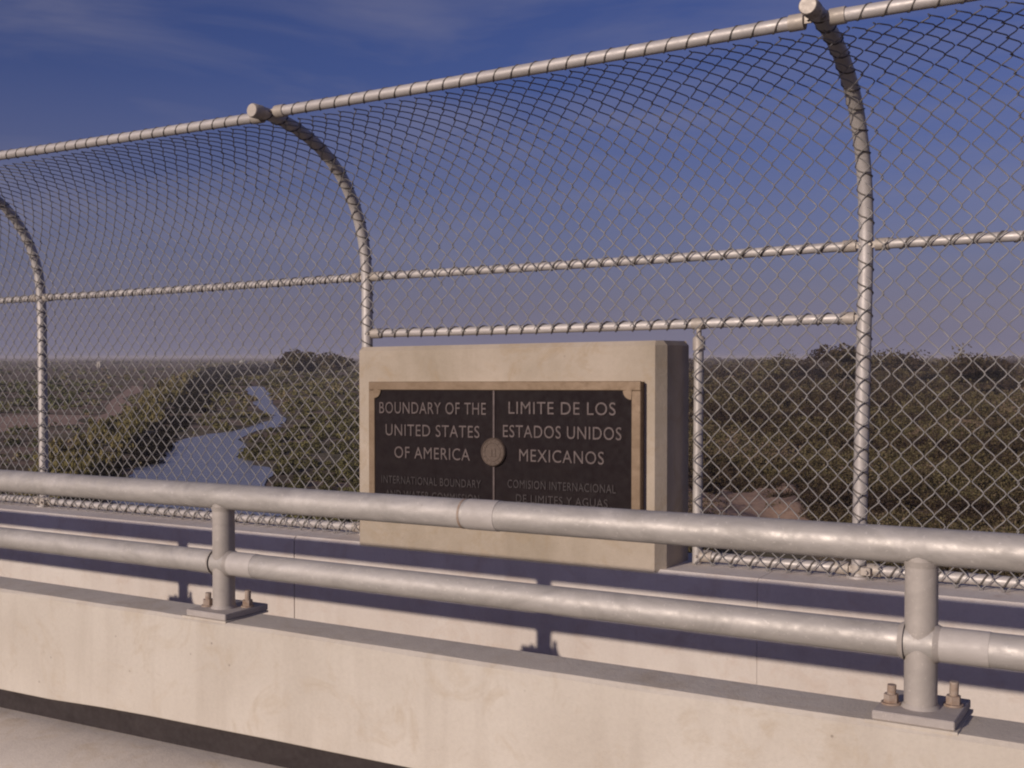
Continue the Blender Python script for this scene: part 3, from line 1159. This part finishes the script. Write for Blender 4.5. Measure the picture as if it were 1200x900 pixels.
for i in range(len(POSTS) - 1):
    p, q = POSTS[i], POSTS[i + 1]
    zt = {4: (TZ + 0.036, TZ - 0.008), 3: (TZ + 0.03, TZ + 0.036)}.get(i, (TZ + 0.004, TZ + 0.006))
    fence_rail('top_rail', post_x(p, TZ), post_x(q, TZ), TY, zt[0], zt[1], 0.06, 0.06, r=0.026)
    if i + 1 < 1:
        pass
    fence_rail('middle_rail', post_x(p, MIDZ), post_x(q, MIDZ), FY, MIDZ, MIDZ, 0.052, 0.052)
    if q[0] == -1.295:
        fence_rail('lower_rail', p[0], post_x(q, R2Z), FY, R2Z, R2Z + 0.003, 0.052, 0.052, r=0.0225)
        fence_rail('bottom_rail', -2.04, q[0], FY, BOTZ, BOTZ, 0.03, 0.052, r=0.023)
        m = MB()
        m.tube([(-2.043, FY, PT + 0.004), (-2.038, FY, R2Z - 0.075)], 0.0225, 20)
        sp = m.build('short_post', M_FPOST, fence)
        m = MB()
        m.tube([(-2.038, FY, R2Z - 0.125), (-2.038, FY, R2Z - 0.068), (-2.038, FY, R2Z - 0.058)], [0.029, 0.029, 0.019], 20)
        m.tube([(-2.038, FY, R2Z - 0.06), (-2.038, FY, R2Z - 0.015)], 0.012, 12)
        m.tube([(-2.068, FY, R2Z), (-2.008, FY, R2Z)], 0.0275, 20)
        m.build('post_cap', M_CUP, sp)
        m = MB()
        helix(m, [(-2.04, FY, -0.6), (-2.038, FY, R2Z - 0.13)], 0.0225, 0.13, 0.0030, 1.0)
        m.build('lacing_wire', M_LACE, sp, kind='stuff')
    else:
        fence_rail('bottom_rail', p[0], q[0], FY, BOTZ, BOTZ, 0.052, 0.052, r=0.0235)

# fabric: zigzag pickets interlocked edge to edge, following the curve of the posts
FAB = []
for q in ARCS:
    FAB.append((q.x, q.y))
# offset towards the walkway side, stop at the top rail
fab = []
for i, (y, z) in enumerate(FAB):
    a, b = FAB[max(0, i - 1)], FAB[min(len(FAB) - 1, i + 1)]
    ty, tz = b[0] - a[0], b[1] - a[1]
    L = math.hypot(ty, tz)
    ny, nzz = -tz / L, ty / L
    fab.append((y + ny * 0.034, z + nzz * 0.034))
fab = [q for q in fab if q[0] > TY - 0.015]
cum = [0]
for i in range(1, len(fab)):
    cum.append(cum[-1] + math.hypot(fab[i][0] - fab[i - 1][0], fab[i][1] - fab[i - 1][1]))
STOT = cum[-1]
fab_y = np.array([q[0] for q in fab])
fab_z = np.array([q[1] for q in fab])
cum = np.array(cum)


def s_of_z(z):
    return float(np.interp(z, fab_z[:16], cum[:16]))


def fabric_part(x0, x1, spans):
    """spans: function of x -> (s0, s1); one joined mesh of wires"""
    V, Fc = [], []
    ns = 5
    i0 = int(math.floor(x0 / HP))
    i1 = int(math.ceil(x1 / HP))
    base = 0
    for i in range(i0, i1 + 1):
        xc = i * HP
        rng = spans(xc)
        if rng is None or xc < x0 or xc > x1:
            continue
        s0, s1 = rng
        ph = i % 2
        k0 = int(math.ceil(s0 / (VP / 2)))
        k1 = int(math.floor(s1 / (VP / 2)))
        path = []
        jx = 0.0035 * math.sin(i * 3.7) + random.uniform(-0.0025, 0.0025)
        for k in range(k0, k1 + 1):
            side = 1 if (k + ph) % 2 == 0 else -1
            s = k * VP / 2 + (random.uniform(-0.0028, 0.0028) if k not in (k0, k1) else 0)
            ax = xc + side * HP / 2 + jx + 0.005 * math.sin(s * 3.1 + i * 0.35) + 0.006 * math.sin(xc * 2.3 + s * 1.7)
            # rounded knuckle: three points round each bend
            path.append((ax - side * 0.007, s - 0.010, -side))
            path.append((ax, s, 0))
            path.append((ax - side * 0.007, s + 0.010, side))
        # depth: '/' runs in front, '\' behind
        if len(path) < 4:
            continue
        A = np.array(path)
        dep = np.where(A[:, 2] > 0, 0.0035, np.where(A[:, 2] < 0, -0.0035, 0.0))
        # at a right-hand knuckle the wire arrives on '/' (front) and leaves on '\' (behind)
        s_ = np.clip(A[:, 1], 0, STOT)
        yy = np.interp(s_, cum, fab_y)
        zz = np.interp(s_, cum, fab_z)
        ty = np.interp(np.clip(s_ + 0.01, 0, STOT), cum, fab_y) - np.interp(np.clip(s_ - 0.01, 0, STOT), cum, fab_y)
        tz = np.interp(np.clip(s_ + 0.01, 0, STOT), cum, fab_z) - np.interp(np.clip(s_ - 0.01, 0, STOT), cum, fab_z)
        L = np.hypot(ty, tz)
        N_ = np.stack([np.zeros_like(ty), -tz / L, ty / L], 1)
        bow = 0.006 * np.sin(xc * 1.9 + s_ * 2.3)
        Pn = np.stack([A[:, 0], yy, zz], 1) - N_ * (dep + bow)[:, None]
        T_ = np.gradient(Pn, axis=0)
        T_ /= np.linalg.norm(T_, axis=1)[:, None]
        B_ = np.cross(T_, N_)
        B_ /= np.linalg.norm(B_, axis=1)[:, None]
        N2 = np.cross(B_, T_)
        npt = len(Pn)
        ring = np.empty((npt, ns, 3))
        for q in range(ns):
            an = 2 * math.pi * q / ns
            ring[:, q] = Pn + (B_ * math.cos(an) + N2 * math.sin(an)) * WR
        V.append(ring.reshape(-1, 3))
        idx = np.arange(npt - 1)[:, None] * ns + np.arange(ns)[None, :]
        idn = np.arange(npt - 1)[:, None] * ns + (np.arange(ns)[None, :] + 1) % ns
        f4 = np.stack([idx, idn, idn + ns, idx + ns], -1).reshape(-1, 4) + base
        Fc.append(f4)
        base += npt * ns
    V = np.concatenate(V)
    Fc = np.concatenate(Fc)
    V[:, 2] += G * V[:, 0] + EZ
    V -= np.array(WORLD[fence.name])
    me = bpy.data.meshes.new('chain_link_mesh')
    me.vertices.add(len(V))
    me.vertices.foreach_set('co', V.astype(np.float32).ravel())
    me.loops.add(len(Fc) * 4)
    me.loops.foreach_set('vertex_index', Fc.astype(np.int32).ravel())
    me.polygons.add(len(Fc))
    me.polygons.foreach_set('loop_start', np.arange(0, len(Fc) * 4, 4, dtype=np.int32))
    me.polygons.foreach_set('loop_total', np.full(len(Fc), 4, dtype=np.int32))
    me.polygons.foreach_set('use_smooth', np.ones(len(Fc), dtype=bool))
    me.update()
    me.materials.append(M_WIRE)
    o = bpy.data.objects.new('chain_link_mesh', me)
    COL.objects.link(o)
    o.parent = fence
    o['kind'] = 'stuff'
    return o


SB = s_of_z(BOTZ - 0.045)
SR2 = s_of_z(R2Z - 0.03)


def spans(x):
    if -4.01 < x < -2.045:
        return (SR2, STOT)
    return (SB, STOT)


for i in range(2, len(POSTS) - 2):
    fabric_part(POSTS[i][0], POSTS[i + 1][0] - 1e-6, spans)


# ------------------------------------------------------------ evening haze
hm = bpy.data.materials.new('thin_haze')
hm.use_nodes = True
hn, hl = hm.node_tree.nodes, hm.node_tree.links
hn.remove(hn['Principled BSDF'])
pv = hn.new('ShaderNodeVolumePrincipled')
pv.inputs['Color'].default_value = (0.84, 0.78, 0.82, 1)
pv.inputs['Density'].default_value = 0.00022
pv.inputs['Anisotropy'].default_value = 0.0
hl.new(pv.outputs[0], hn['Material Output'].inputs['Volume'])
m = MB()
m.box(-9100, 9100, -9100, 9100, -1.6, 15.5)
m.build('haze', hm, shear=False, kind='stuff')
